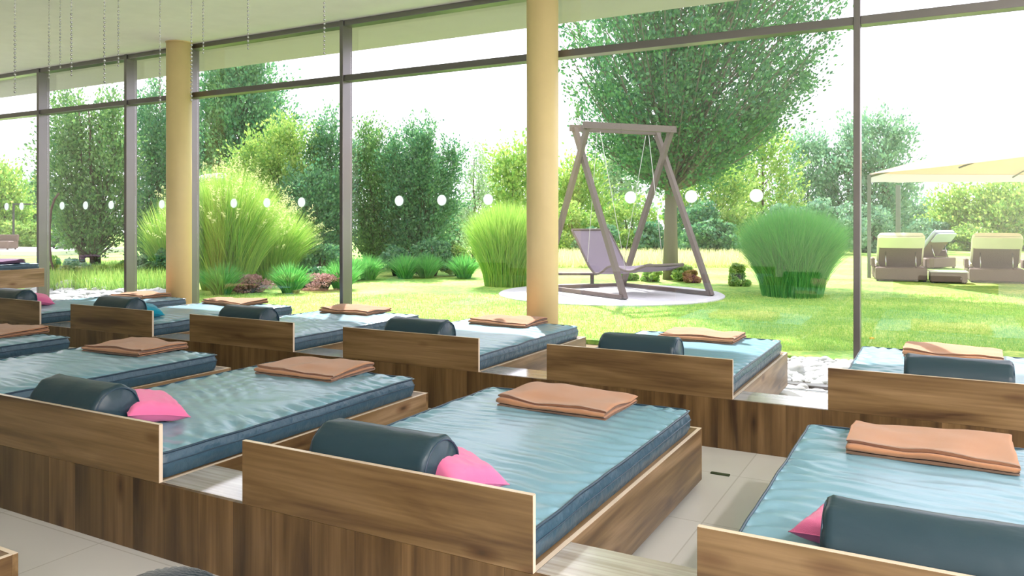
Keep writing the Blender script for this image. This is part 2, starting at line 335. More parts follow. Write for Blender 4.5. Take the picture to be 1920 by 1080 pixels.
# ------------------------------------------------------------------ bead chains hanging from the ceiling
def chain(u, vb, t, lab):
    p = P(u, vb, t)
    mb = MB(); z = CZ
    mb.tube([(0,0,CZ-p.z),(0,0,0)], .0016, 5)
    k = 0; zz = .012
    while zz < CZ-p.z-.005:
        r = .0105 if zz < .55 else .0075
        rings = [(r*math.sin(math.pi*i/4), zz-r*math.cos(math.pi*i/4)) for i in range(5)]
        mb.lathe([(max(a, .0004), b) for a, b in rings], n=6)
        zz += .034 if zz < .55 else .03
    o = mb.build('bead_chain', M['bead']); o.location = p
    tag(o, lab, 'bead chain', 'bead chains hanging from the ceiling')
for u, vb, t, lab in [(28,175,6.2,'silver bead chain furthest left, hanging in front of the first pane'),
        (92,148,7.6,'faint bead chain just right of the leftmost window post'),
        (113,128,8.0,'short thin bead chain between the leftmost post and the fuller chain'),
        (134,143,6.6,'bead chain ending above the bushy left shrub'),
        (196,156,6.3,'long beaded chain left of the second window post'),
        (222,125,7.4,'short bead chain close left of the second window post'),
        (300,212,6.9,'long bead chain just left of the left cream column'),
        (359,190,6.8,'dense bead chain running down beside the left cream column'),
        (381,101,8.0,'short bead chain just right of the left cream column'),
        (465,93,7.2,'bead chain with a short beaded end over the tall round tree'),
        (608,102,6.4,'rightmost bead chain, left of the post by the conifers')]:
    chain(u, vb, t, lab)

# ------------------------------------------------------------------ beds
BW, BL, BH = 1.44, 2.23, .35
def make_bed():
    r = empty('lounge_bed', (0,0,0))
    h = MB().box(0, BW, 0, .022, BH, .628, .0015).build('headboard', M['wood_x'], r)
    MB().box(BW-.0005, BW+.0012, .0012, .0208, BH+.001, .627).build('edge_band', M['edge'], h)
    MB().box(.001, BW-.001, .001, .021, .6278, .6292).build('edge_band', M['edge'], h)
    for x in (0, BW-.022):
        s = MB().box(x, x+.022, .33, BL-.022, .04, BH, .0015).build('side_panel', M['wood_y'], r)
        MB().box(x+.001, x+.021, .33, BL-.022, BH-.0006, BH+.0010).build('edge_band', M['edge'], s)
        MB().box(x, x+.022, .0225, .33, BH, BH+.001).build('edge_band', M['edge'], s)
    e = MB().box(0, BW, BL-.022, BL, .04, BH, .0015).build('foot_panel', M['wood_x'], r)
    MB().box(.001, BW-.001, BL-.021, BL-.001, BH-.0006, BH+.001).build('edge_band', M['edge'], e)
    MB().box(.0225, BW-.0225, .023, BL-.0225, .335, BH-.0008).build('bed_deck', M['wood_y'], r)
    MB().box(.06, BW-.06, .33, BL-.08, 0, .04).build('plinth', M['gasket'], r)
    return r
def rectpath(x0, x1, y0, y1, z, r, n=7, wob=0, seed=0):
    pts = []
    def line(a, b, m):
        for i in range(m): 
            t = i/m; pts.append((a[0]+(b[0]-a[0])*t, a[1]+(b[1]-a[1])*t, z))
    cs = [((x1-r, y0+r), -90), ((x1-r, y1-r), 0), ((x0+r, y1-r), 90), ((x0+r, y0+r), 180)]
    for k, ((cx, cy), a0) in enumerate(cs):
        for i in range(n): 
            a = math.radians(a0+90*i/(n-1)); pts.append((cx+r*math.cos(a), cy+r*math.sin(a), z))
        nx = cs[(k+1) % 4]; a = math.radians(a0+90); b = math.radians(nx[1])
        A = (cx+r*math.cos(a), cy+r*math.sin(a)); B = (nx[0][0]+r*math.cos(b), nx[0][1]+r*math.sin(b))
        m = 26 if k % 2 == 0 else 18
        for i in range(1, m): t = i/m; pts.append((A[0]+(B[0]-A[0])*t, A[1]+(B[1]-A[1])*t, z))
    out = []
    for p in pts:
        q = Vector(p); nn = noise.noise(Vector((p[0]*5+seed, p[1]*5, 0)))
        out.append((p[0]+wob*.4*nn, p[1]+wob*.4*nn, z+wob*noise.noise(Vector((p[0]*4, p[1]*4, seed+5.0)))))
    return out
def make_mattress(seed, diag):
    W, Lh, H = 1.36, 2.09, .118
    r = empty('mattress', (0,0,0))
    mb = MB(); nx, ny = 90, 200
    def top(u, v):
        x = u*W; y = v*Lh; e = min(x, W-x, y, Lh-y)
        puff = .018*(1-math.exp(-e*9)) 
        wv = noise.noise(Vector((x*1.3+seed, y*1.6, 3)))
        ph = y*(62 if not diag else 52) + (x*26 if diag else x*5) + 5.5*noise.noise(Vector((x*2.2+seed*3, y*1.5, 0)))
        amp = .0044*(.55+.9*noise.noise(Vector((x*2+seed, y*1.3, 9)))) 
        if diag: amp *= 1+.5*math.sin(x*30-y*30)
        rip = amp*math.sin(ph)*min(1, e*12)
        s = max(0, 1-e/.20)
        t = y if min(x, W-x) < min(y, Lh-y) else x
        puc = .011*s*min(1, e*45)*math.sin(t*46+6*noise.noise(Vector((x*3, y*3, seed)))+e*9)
        low = .007*wv + .006*noise.noise(Vector((x*4+9, y*5+seed, 1)))
        edgez = 0.010*noise.noise(Vector((x*4, y*4, seed+5.0)))*(1-min(1, e/.03))
        return (x, y, H+puff+rip+puc+low*min(1, e*10)+edgez)
    mb.grid(nx, ny, top); mb.build('top_cover', M['mattress'], r)
    # side wall
    pa = rectpath(0, W, 0, Lh, H, .05, wob=.008, seed=seed); m = len(pa); mb = MB()
    def side(u, v):
        p = pa[int(round(u*m)) % m]; cx, cy = W/2, Lh/2
        bulge = .014*math.sin(math.pi*v)+.006*noise.noise(Vector((p[0]*14, p[1]*14, v*3+seed)))*math.sin(math.pi*v)
        dx = (p[0]-cx)/(W/2); dy = (p[1]-cy)/(Lh/2)
        kx = 1 if abs(dx) > .95 else 0; ky = 1 if abs(dy) > .95 else 0
        return (p[0]+math.copysign(bulge*kx, dx)-dx*.003, p[1]+math.copysign(bulge*ky, dy)-dy*.003, .0+p[2]*v)
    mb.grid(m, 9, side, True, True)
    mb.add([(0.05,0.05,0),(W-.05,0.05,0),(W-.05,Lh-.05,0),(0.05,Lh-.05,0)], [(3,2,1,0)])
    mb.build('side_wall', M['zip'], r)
    p1 = [(a, b, c+.002) for a, b, c in pa]
    MB().tube(p1, .0065, 6, closed=True).build('piping', M['piping'], r)
    p2 = [(a+(.012 if a > W/2 else -.012)*(abs(a-W/2) > W/2-.06), b+(.012 if b > Lh/2 else -.012)*(abs(b-Lh/2) > Lh/2-.06), c*.62) for a, b, c in pa]
    MB().tube(p2, .0035, 5, closed=True).build('zip_seam', M['piping'], r)
    return r
def make_bolster(seed=0, sag=0.0, Lb=.61, R=.138):
    r = empty('bolster', (0,0,0)); mb = MB(); prof = []
    ns = 44
    def fn(u, v):
        a = 2*math.pi*u; s = v*2-1                     # s in -1..1 along
        x = s*Lb/2; ax = abs(s)
        if ax > .9:
            q = (ax-.9)/.1; rr = R*(1-q**3*.5) if q < .75 else R*(1-.75**3*.5)*max(.02, (1-q)/.25)
            x = math.copysign(Lb/2*(.9+.1*min(1, q*1.25)) - (.02*(q-.75)/.25*Lb/2 if q > .75 else 0), s)
        else: rr = R
        puck = .0045*math.cos(a*9+seed)*min(1, max(0, (ax-.62)/.3))*(1 if ax < .97 else .5)
        rr = rr + puck + .003*noise.noise(Vector((x*6+seed, math.cos(a)*2, math.sin(a)*2)))
        z = math.sin(a)*rr; y = math.cos(a)*rr
        if z < -R*.82: z = -R*.82+(z+R*.82)*.15
        z -= sag*(1-s*s)
        return (x, y, z+R*.84)
    mb.grid(36, ns+1, fn, True, True); mb.build('cover', M['bolster'], r)
    for s in (-1, 1):
        pts = [(s*Lb/2*.97, (R-.002)*math.cos(a), max((R-.002)*math.sin(a), -R*.84)+R*.84) for a in [2*math.pi*k/30 for k in range(30)]]
        MB().tube([(p[0], p[1]*.9, (p[2]-R*.84)*.9+R*.84) for p in pts], .004, 5, closed=True).build('piping', M['piping'], r)
    return r
def make_blanket(seed, mat, W=.70, D=.50, layers=4, name='folded_blanket'):
    th = .013; mb = MB(); prof = []                       # fold profile in (y, z)
    for k in range(layers):
        z = th/2+k*th*1.08
        y0, y1 = (0.012, D) if k % 2 == 0 else (D, 0.012)
        ins = .006*k
        ys = np.linspace(y0+(ins if y0 < y1 else -ins*.5), y1-(ins*.5 if y0 < y1 else -ins), 14)
        for y in ys: prof.append((y, z))
        if k < layers-1:                                # round fold to next layer
            yc, zc = prof[-1][0], z+th*.54
            sg = 1 if k % 2 == 0 else -1
            for i in range(1, 6):
                a = -math.pi/2+math.pi*i/6; prof.append((yc+sg*math.cos(a)*th*.62, zc+math.sin(a)*th*.54))
    n = len(prof); nrm = []
    for i in range(n):
        a = Vector(prof[max(0, i-1)]); b = Vector(prof[min(n-1, i+1)]); d = (b-a).normalized(); nrm.append((-d.y, d.x))
    nx = 46
    def def_(x, y, z):
        q = z/(layers*th)
        dz = q*(.026*noise.noise(Vector((x*3.2+seed*7, y*4, seed)))+.006*noise.noise(Vector((x*9+seed, y*7, 2))))
        dz += q*.010*math.exp(-((x-W*.5)/.22)**2)*(1 if y > D*.3 else .3)
        dx = .012*noise.noise(Vector((y*4, z*60, seed*3)))+q*.012*noise.noise(Vector((y*3, seed*2, 5)))
        dy = (.010*noise.noise(Vector((x*4, z*50+seed, 1)))+q*.012*noise.noise(Vector((x*2.5+seed, 0, 7))))
        return (x+dx-W/2, y+dy-D/2, max(.0005, z+dz))
    def sheet(sg):
        def f(u, v):
            i = round(v*(n-1)); y, z = prof[i]; ny_, nz = nrm[i]
            tk = th*.44*(1 if 0.01 < u < .99 else .55)
            return def_(u*W, y+ny_*tk*sg, z+nz*tk*sg)
        return f
    base = len(mb.v)
    mb.grid(nx, n, sheet(1)); mb.grid(nx, n, sheet(-1))
    o1, o2 = 0, nx*n; fs = []
    for j in range(n-1):
        for i in (0, nx-1): fs.append((o1+j*nx+i, o1+(j+1)*nx+i, o2+(j+1)*nx+i, o2+j*nx+i))
    for i in range(nx-1):
        for j in (0, n-1): fs.append((o1+j*nx+i, o1+j*nx+i+1, o2+j*nx+i+1, o2+j*nx+i))
    mb.add([], []); mb.f += fs; mb.sm += [True]*len(fs)
    return mb.build(name, mat)
def make_pillow(mat, S=.32, T=.12, seed=0):
    r = MB(); n = 26
    def side(sg):
        def f(u, v):
            a, b = u*2-1, v*2-1
            pin = 1-.10*(1-abs(a)**2)*(abs(b)**3); pin2 = 1-.10*(1-abs(b)**2)*(abs(a)**3)
            h = ((1-a**4)*(1-b**4))**.55
            z = sg*T/2*h*(1+.12*noise.noise(Vector((a*2+seed, b*2, sg))))+.006*noise.noise(Vector((a*5, b*5, seed)))*h
            return (a*S/2*pin2*(1+.06*abs(a*b)**3), b*S/2*pin*(1+.06*abs(a*b)**3), z)
        return f
    r.grid(n, n, side(1)); r.grid(n, n, side(-1))
    o = r.build('pillow', mat)
    # cushion seam
    pts = []
    for k in range(4):
        for i in range(12):
            t = i/12*2-1; a, b = [(t,-1),(1,t),(-t,1),(-1,-t)][k]
            p = side(1)((a+1)/2, (b+1)/2); pts.append(p)
    return o, pts

bed0 = make_bed(); beds = []
mats0 = [make_mattress(1.3, False), make_mattress(4.7, True), make_mattress(8.1, False)]
bols0 = [make_bolster(0), make_bolster(2.1)]
blk = [make_blanket(i*1.7+.3, M['blanket']) for i in range(4)]
used = set()
def inst(o):
    if o.name in used: return copy_tree(o)
    used.add(o.name); return o
rows = {
 'front': (Y1, [(-8.75,'A'),(-6.72,'B'),(-4.70,'C'),(-2.705,'D'),(-.68,'E')]),
 'rear': (Y2, [(-10.91,'a'),(-8.86,'b'),(-6.83,'c'),(-4.78,'d'),(-2.715,'e'),(-.655,'f')]),
}
where = dict(A='leftmost in the nearer row', B='at the left edge, nearer row', C='left of centre, nearer row', D='centre front', E='lower right corner',
 a='far left, window row', b='window row, beside the turquoise pillow', c='window row, left of the middle column',
 d='window row, before the middle column', e='window row, before the garden swing', f='window row, right edge')
SH = {'A':0,'B':0,'C':1,'D':0,'E':2,'a':2,'b':0,'c':1,'d':2,'e':0,'f':1}
blz = .118+.018+BH+.001
BLK = dict(A=(-8.1,4.36,.02,0),B=(-6.08,4.36,.05,1),C=(-4.03,4.35,.04,2),D=(-1.98,4.31,-.02,3),E=(-.05,4.29,.0,0),
           a=(-10.2,7.40,.02,1),b=(-8.28,7.42,.0,0),c=(-6.22,7.42,.04,3),d=(-4.1,7.40,-.03,2),e=(-1.98,7.35,-.02,1),f=(.08,7.38,-.02,3))
BOL = dict(C=(-4.08,0),D=(-2.05,1),E=(-.02,0),a=(-10.3,1),b=(-8.19,0),c=(-6.15,1),d=(-4.04,0),e=(-2.0,1),f=(.09,0),B=(-6.05,1),A=(-8.05,0))
for rname, (yr, lst) in rows.items():
    for x, k in lst:
        b = inst(bed0); b.location = (x, yr, 0)
        tag(b, 'oak-look box bed, '+where[k], 'lounge bed', 'oak lounge beds')
        m = inst(mats0[SH[k]]); m.location = (x+.04, yr+.032, BH+.0015)
        tag(m, 'blue-grey vinyl mattress on box bed, '+where[k], 'mattress', 'vinyl mattresses on the beds')
        bx, by, rz, bi = BLK[k]
        o = inst(blk[bi]); o.location = (bx, by, blz); o.rotation_euler = (0, 0, rz)
        tag(o, 'folded brown blanket on the bed, '+where[k], 'blanket', 'folded brown blankets on the beds')
        if k in BOL:
            ox, oi = BOL[k]
            o = inst(bols0[oi]); o.location = (ox, yr+.16, blz-.006)
            o.rotation_euler = (0, 0, {'C':-.02,'D':.0,'E':-.0}.get(k, 0))
            tag(o, 'dark bolster on the bed, '+where[k], 'bolster', 'dark bolsters against the headboards')
    # continuous base of the row
    x0, x1 = lst[0][0]-.6, lst[-1][0]+2.06
    pr = empty('bed_row_base', ((x0+x1)/2, yr, 0), label={'front':'long oak-look base panel joining the nearer row of beds', 'rear':'long oak-look base panel joining the row of beds by the window'}[rname], cat='bed base')
    cx = (x0+x1)/2
    MB().box(x0-cx, x1-cx, 0, .022, 0, BH-.0005, .001).build('front_panel', M['wood_z'], pr)
    xs = [x0]+[q for x, k in lst for q in (x, x+BW)]+[x1]
    for i in range(0, len(xs), 2):
        MB().box(xs[i]-cx+.001, xs[i+1]-cx-.001, .0225, .32, .325, BH+.0005, .001).build('side_shelf', M['shelf'], pr)
# pillows
PL = []
def pillow(mat, loc, rz, tilt, seed, lab):
    o, pts = make_pillow(mat, seed=seed); o.location = loc; o.rotation_euler = (tilt[0], tilt[1], rz)
    tag(o, lab, 'pillow', 'small coloured pillows'); PL.append(o)
    MB().tube(pts, .003, 5, closed=True).build('piping', mat, o)
for mt, u, v, sd, seed, lab in [(M['pink'], 352, 780, 1, 1, 'bright pink pillow tucked beside the bolster on the bed left of the centre bed'),
        (M['pink'], 948, 906, 1, 2, 'pink pillow half under the bolster of the centre front bed'),
        (M['pink'], 1490, 1004, -1, 3, 'pink pillow peeking out left of the bolster in the lower right corner'),
        (M['pink'], 101, 569, 1, 4, 'deep pink pillow on the far left bed of the window row'),
        (M['turq'], 307, 590, 1, 5, 'turquoise pillow beside the bolster in the window row')]:
    RR = Vector((math.cos(TH), math.sin(TH), 0)); FF = Vector((-math.sin(TH), math.cos(TH), 0))
    tip = G(u, v, .515); c = tip-RR*((.215 if sd > 0 else .165)*sd); dx = math.radians(16 if sd > 0 else 5)*sd
    pillow(mt, (c.x, c.y, .575 if sd > 0 else .545), 0, (0, 0), seed, lab)
    if sd < 0: PL[-1].scale = (.78,)*3
    PL[-1].rotation_euler = (Matrix.Rotation(dx, 3, FF) @ Matrix.Rotation(math.radians(-16), 3, 'Z')).to_euler()
# box bed of the row behind the camera aisle: only its foot corner shows
b = copy_tree(bed0); b.location = (-3.045-BW, 1.70-BL, 0); tag(b, 'oak-look box bed, only its foot corner showing at the lower left', 'lounge bed', 'oak lounge beds')
m = copy_tree(mats0[0]); m.location = (-3.045-BW+.04, 1.70-BL+.032, BH+.0015); tag(m, 'blue-grey vinyl mattress on the bed in the lower left corner', 'mattress', 'vinyl mattresses on the beds')
# raised bed at the far left
rb = empty('raised_bed', (-13.42, 7.92, 0), label='raised oak-look bed at the far left edge, foot against the window', cat='lounge bed')
MB().box(-.03, 0, -2.3, 0, .47, .785, .002).build('side_panel', M['wood_y'], rb)
MB().box(-1.45, -.03, -.03, 0, .47, .785, .002).build('foot_panel', M['wood_x'], rb)
MB().box(-1.45, -.03, -2.3, -.03, .70, .74).build('bed_deck', M['wood_y'], rb)
MB().box(-1.4, -.35, -2.2, -.3, 0, .47).build('plinth', M['pale'], rb)
m = copy_tree(mats0[1]); m.location = (-13.42-1.42, 7.92-2.14, .7405); tag(m, 'blue-grey vinyl mattress on the raised bed at the far left edge', 'mattress', 'vinyl mattresses on the beds')
o = make_blanket(9.1, M['purple']); o.location = (-13.9, 7.42, .882); tag(o, 'folded mauve blanket on the raised bed at the far left edge', 'blanket')

# knitted pouf peeping in at the bottom edge, strap on tiles
pf = MB()
def pouf(u, v):
    a = 2*math.pi*u; ph = -math.pi/2+math.pi*v; r = .23*(math.cos(ph) if abs(math.cos(ph)) > 1e-3 else 1e-3)
    rib = 1+.045*math.cos(a*26)
    return (r*rib*math.cos(a), r*rib*math.sin(a), .222+.222*math.copysign(abs(math.sin(ph))**.8, math.sin(ph)))
pf.grid(156, 24, pouf, True, True)
po = pf.build('pouf', M['knit']); po.location = (-2.225, 1.70, 0); tag(po, 'dark ribbed knitted pouf peeping in at the bottom edge of the photo', 'pouf')
st = MB().box(-.06, .06, -.014, .014, 0, .010, .003).build('strap', M['strap']); st.location = (-1.22, 4.96, 0); st.rotation_euler = (0,0,.0)
tag(st, 'short dark green strap lying on the tiles by the foot of the centre bed', 'strap')

# ------------------------------------------------------------------ vegetation
def leaf_quads(pts, size, rng, up=.0, aspect=.55, dirs=None):
    n = len(pts); d = rng.normal(size=(n,3)); d[:,2] += up
    if dirs is not None: d = d*.55+dirs
    d /= np.linalg.norm(d, axis=1)[:,None]
    q = rng.normal(size=(n,3)); e = np.cross(d, q); e /= np.linalg.norm(e, axis=1)[:,None]
    s = size*(.6+.8*rng.random((n,1)))
    a = np.empty((n,4,3)); a[:,0] = pts-d*s*.5; a[:,1] = pts+e*s*aspect*.5; a[:,2] = pts+d*s*.5; a[:,3] = pts-e*s*aspect*.5
    return a
def branch_tree(name, base, H, prof, mat, bark, nb=60, per=120, leaf=.12, seed=1, trunk=.1, fork=.2, steep=.5, jit=.25, stems=1, label='', cat='tree', group=None, bottom=.12, flat=0, sub=5, lean_to=(0,0), leaders=None):
    """prof(h)->(radius) for h 0..1 of crown height; branches leave the trunk low and sweep up to the crown surface"""
    rng = np.random.default_rng(seed); root = empty(name, base, label=label, cat=cat, group=group)
    tb = MB(); allp = []; alld = []
    for s in range(stems):
        off = Vector((0,0,0)) if stems == 1 else Vector((rng.normal()*.12, rng.normal()*.12, 0))
        lean = Vector((0,0,0)) if stems == 1 else Vector((rng.normal()*prof(.5)*.25, rng.normal()*prof(.5)*.25, 0))
        pts = [off+lean*(t**1.3)+Vector((0,0,H*.93*t))+Vector((rng.normal(),rng.normal(),0))*trunk*.25*(t > 0) for t in np.linspace(0,1,8)]
        tb.tube(pts, [trunk*(1.15 if t == 0 else 1-t*.9)+.006 for t in np.linspace(0,1,8)], 8)
    for i in range(nb):
        h = bottom+(1-bottom)*((i+rng.random())/nb)**.9; az = rng.random()*2*math.pi
        ld = None
        if leaders: ld = leaders[i % len(leaders)]
        R = prof((h-bottom)/(1-bottom))*(1-.35*rng.random()**2.2)
        if ld: R = R*ld[2]
        hh = (h-bottom)/(1-bottom); tip = np.array([R*math.cos(az)+lean_to[0]*hh, R*math.sin(az)+lean_to[1]*hh, H*h+rng.normal()*H*.015])
        h0 = max(fork*.9, h-steep*R/H-.03*rng.random()); h0 = min(h0, h)
        st_ = np.array([0,0,H*h0])
        if ld:
            hk = (h-bottom)/(1-bottom); o3 = np.array([R_.x*ld[0]+F_.x*ld[3], R_.y*ld[0]+F_.y*ld[3], 0.0])
            hz = bottom+(ld[1]-bottom)*hk; tip = tip*1.0; tip[2] = H*hz; tip[:2] += o3[:2]*min(1, .45+hk); st_ = np.array([0,0,H*max(bottom*.6, min(h0, hz)-.05)])+o3*min(1, hk*1.1)
        mid = (st_+tip)/2; mid[2] -= .12*R*(1-flat); mid[:2] *= 1.15
        t = np.linspace(0,1,6)[:,None]; cur = (1-t)**2*st_+2*t*(1-t)*mid+t*t*tip
        tb.tube([Vector(p) for p in cur], [max(.006, trunk*.32*(1-tt*.85)*(1-h*.6)) for tt in np.linspace(0,1,6)], 4, caps=False)
        # leaf clusters along twigs
        for q in range(sub):
            tt = .3+.7*((q+rng.random())/sub); c = (1-tt)**2*st_+2*tt*(1-tt)*mid+tt*tt*tip
            tw = (tip-st_); tw /= (np.linalg.norm(tw)+1e-6)
            m = per//sub; ln = jit*(1.3-.5*tt)
            dd = rng.normal(size=(1,3)); dd[0,2] += .8; dd = dd/np.linalg.norm(dd)+tw*.9
            s = rng.random((m,1))
            allp.append(c+dd*s*ln*1.7+rng.normal(size=(m,3))*ln*.33); alld.append(np.repeat(dd, m, 0))
    tb.build('branches' if stems > 1 else 'trunk', bark, root)
    quads('foliage', leaf_quads(np.concatenate(allp), leaf, rng, .2, .6, np.concatenate(alld)), mat, root)
    return root
def bush(name, base, H, R, mat, seed, n=5000, leaf=.12, lumps=14, label='', cat='bush', group=None, zlow=.05, depth=None):
    rng = np.random.default_rng(seed); root = empty(name, base, label=label, cat=cat, group=group); D = depth or R
    pts = []
    tb = MB()
    for i in range(lumps):
        az = rng.random()*2*math.pi; h = zlow+(1-zlow)*rng.random()**.8
        rr = math.sqrt(max(.05, 1-((h-.4)/.62)**2))*(.75+.2*rng.random())*(rng.random()**.35)
        c = np.array([R*rr*math.cos(az), D*rr*math.sin(az), H*h*.88]); lr = R*(.24+.2*rng.random())
        m = n//lumps; d = rng.normal(size=(m,3)); d /= np.linalg.norm(d, axis=1)[:,None]
        p = c+d*lr*(.65+.45*rng.random((m,1)))*np.array([1,1,min(1.3, H/R*.6)])
        p[:,2] = np.maximum(p[:,2], .03); pts.append(p)
        tb.tube([(0,0,0), (c[0]*.4, c[1]*.4, c[2]*.6), tuple(c)], [.05, .03, .01], 4)
    tb.build('stems', M['darkbark'], root)
    quads('foliage', leaf_quads(np.concatenate(pts), leaf, rng, .2, .65), mat, root)
    return root
def grass_clump(name, base, H, rb, rt, mat, n, seed, label, width=.012, lean=1.0, group=None, plume=None, droop=.25, cat='ornamental grass', flare=.30):
    rng = np.random.default_rng(seed); root = empty(name, base, label=label, cat=cat, group=group)
    az = rng.random(n)*2*math.pi; k = np.sqrt(rng.random(n)); r0 = rb*k; r1 = rb*k+(rt-rb)*k*lean*(.65+.5*rng.random(n))
    a2 = az+rng.normal(size=n)*.3; h = H*(.62+.42*rng.random(n)**.8)*(1-.20*k**3)
    b0 = np.stack([r0*np.cos(az), r0*np.sin(az), np.zeros(n)], 1); tip = np.stack([r1*np.cos(a2), r1*np.sin(a2), h], 1)
    mid = b0*.5+tip*.5; mid[:,2] = h*.62; mid[:,:2] = b0[:,:2]+(tip[:,:2]-b0[:,:2])*flare
    dr = droop*(.3+.7*rng.random(n)); tip[:,2] -= dr*h*k*.5; tip[:,:2] *= (1+dr[:,None]*.35)
    side = np.stack([-np.sin(rng.random(n)*6.28), np.cos(rng.random(n)*6.28), np.zeros(n)], 1); side /= np.linalg.norm(side, axis=1)[:,None]+1e-6
    S = 5; pv = None; arr = []
    for j in range(S+1):
        t = j/S; c = (1-t)**2*b0+2*t*(1-t)*mid+t*t*tip; wd = width*(1-t**2*.9)/2
        L_, R_ = c-side*wd, c+side*wd
        if pv is not None: arr.append(np.stack([pv[0], pv[1], R_, L_], 1))
        pv = (L_, R_)
    vs = []; S1 = S+1                                       # joined strips so each blade is one island
    V = np.empty((n, S1*2, 3))
    for j in range(S1):
        t = j/S; c = (1-t)**2*b0+2*t*(1-t)*mid+t*t*tip; wd = width*(1-t**2*.9)/2
        V[:,2*j] = c-side*wd; V[:,2*j+1] = c+side*wd
    F = np.array([[2*j, 2*j+1, 2*j+3, 2*j+2] for j in range(S)])[None]+(np.arange(n)*S1*2)[:,None,None]
    me = bpy.data.meshes.new('blades'); me.vertices.add(n*S1*2); me.vertices.foreach_set('co', V.astype(np.float32).ravel())
    fl = F.reshape(-1).astype(np.int32); me.loops.add(len(fl)); me.loops.foreach_set('vertex_index', fl)
    me.polygons.add(n*S); me.polygons.foreach_set('loop_start', np.arange(0, 4*n*S, 4, dtype=np.int32)); me.update(calc_edges=True)
    me.materials.append(mat); o = bpy.data.objects.new('blades', me); COL.objects.link(o); o.parent = root
    if plume:
        idx = rng.choice(n, plume, replace=False); pp = []
        for i in idx:
            d = tip[i]-mid[i]; d = d/np.linalg.norm(d); s = rng.random((26,1)); pp.append(tip[i]+d*(s-.25)*H*.12+rng.normal(size=(26,3))*.02)
        quads('plumes', leaf_quads(np.concatenate(pp), .055, rng, .4, .25), M['gr_plume'], root)
    return root

base = lambda u, t, z=-.03: (lambda p: Vector((p.x, p.y, z)))(P(u, 413, t))
px = lambda t: t/FPX
# hornbeam behind the swing
hb = base(1257, 21.6)
def hprof(h):      # vase-shaped crown
    return float(np.interp(h, [0,.08,.17,.27,.40,.6,.8,1], [1.2,2.6,3.2,3.6,4.1,4.2,3.3,1.2]))
branch_tree('hornbeam_tree', hb, 15.0, hprof, M['lf_horn'], M['bark'], nb=400, per=300, leaf=.105, seed=3, trunk=.19, fork=.18, steep=1.05, jit=.40, bottom=.20,
            label='large vase-shaped green tree with pale trunk behind the hanging swing', flat=.4, sub=6, lean_to=(1.9, 1.05))
def cprof(R, p=.8): return lambda h: R*(max(0, math.sin(math.pi*min(1, .12+.88*h)))**.7*.6+.4*(1-h)**p)+.04
# shrubs and conifers of the border, left to right
F_ = Vector((-math.sin(TH), math.cos(TH), 0)); R_ = Vector((math.cos(TH), math.sin(TH), 0))
def uptree(u, t, vtop, hw, mat, seed, label, nb=90, per=110, leaf=.09, stems=1, bottom=.1, jit=.26, trunk=.07, steep=1.6, group=None, cat='conifer', tops=None):
    b = base(u, t); H = (EYE+t*(413-vtop)/FPX)+.03
    ldr = [((uu-u)*px(t), (EYE+t*(413-vv)/FPX)/H, rf, (-1)**i*.25*hw*px(t)) for i, (uu, vv, rf) in enumerate(tops)] if tops else None
    return branch_tree({'conifer':'conifer','tree':'leafy_tree'}.get(cat, 'leafy_tree'), b, H, cprof(hw*px(t)), mat, M['darkbark'], nb=nb, per=per, leaf=leaf, seed=seed, trunk=trunk, fork=bottom, steep=steep, jit=jit, stems=stems, bottom=bottom, label=label, cat=cat, group=group, leaders=ldr)
uptree(172, 21.5, 178, 82, M['lf_yew'], 11, 'bushy multi-stemmed yew between the two leftmost window posts', nb=230, per=115, stems=4, bottom=.19, jit=.28, trunk=.08, tops=[(118,178,.5),(150,225,.5),(180,205,.45),(222,198,.5),(205,260,.55),(128,255,.55)])
uptree(285, 24, 160, 62, M['lf_dark'], 12, 'dark green conifer just left of the left cream column', nb=190, per=120, jit=.3, tops=[(262,190,.55),(300,165,.55),(280,230,.7),(315,205,.6),(330,260,.6)])
uptree(612, 25, 228, 50, M['lf_dark'], 13, 'slender dark conifer behind the window post by the border', nb=130, per=110, tops=[(600,228,.55),(625,240,.55),(580,262,.5),(640,262,.6)])
uptree(520, 25, 236, 86, M['lf_light'], 14, 'yellow-green conifer right of the tall feathery grass', nb=240, per=130, jit=.27, tops=[(505,242,.5),(550,237,.45),(445,298,.45),(480,275,.5),(585,262,.42),(530,255,.5)])
uptree(695, 26, 240, 56, M['lf_yew'], 15, 'green conifer just right of the window post', nb=150, per=110, tops=[(680,240,.5),(706,258,.5),(665,275,.5),(728,278,.55)])
uptree(785, 25.5, 240, 76, M['lf_dark'], 16, 'dark many-tipped conifer right of the window post, tallest of the clump', nb=260, per=120, stems=3, tops=[(772,242,.4),(802,254,.4),(842,282,.4),(745,272,.45),(822,300,.5),(790,275,.55)])
uptree(575, 23.5, 330, 66, M['lf_dark'], 17, 'low dark conifer under the yellow-green one', nb=120, per=110, bottom=.08, tops=[(550,340,.5),(590,330,.5),(612,350,.5)])
uptree(735, 27, 285, 62, M['lf_dark'], 19, 'shadowy conifer between the two conifers right of the post', nb=120, per=110, tops=[(725,285,.6),(752,300,.6),(700,305,.5)])
uptree(888, 30, 285, 34, M['lf_silver'], 18, 'thin silvery young tree left of the middle column', nb=70, per=60, cat='tree', tops=[(900,285,.6),(880,312,.7),(895,340,.9)])
uptree(455, 38, 112, 112, M['lf_dark'], 21, 'tall round-headed tree far behind the feathery grass', nb=230, per=200, leaf=.16, cat='tree', bottom=.25, jit=.6, trunk=.2, steep=1.2)
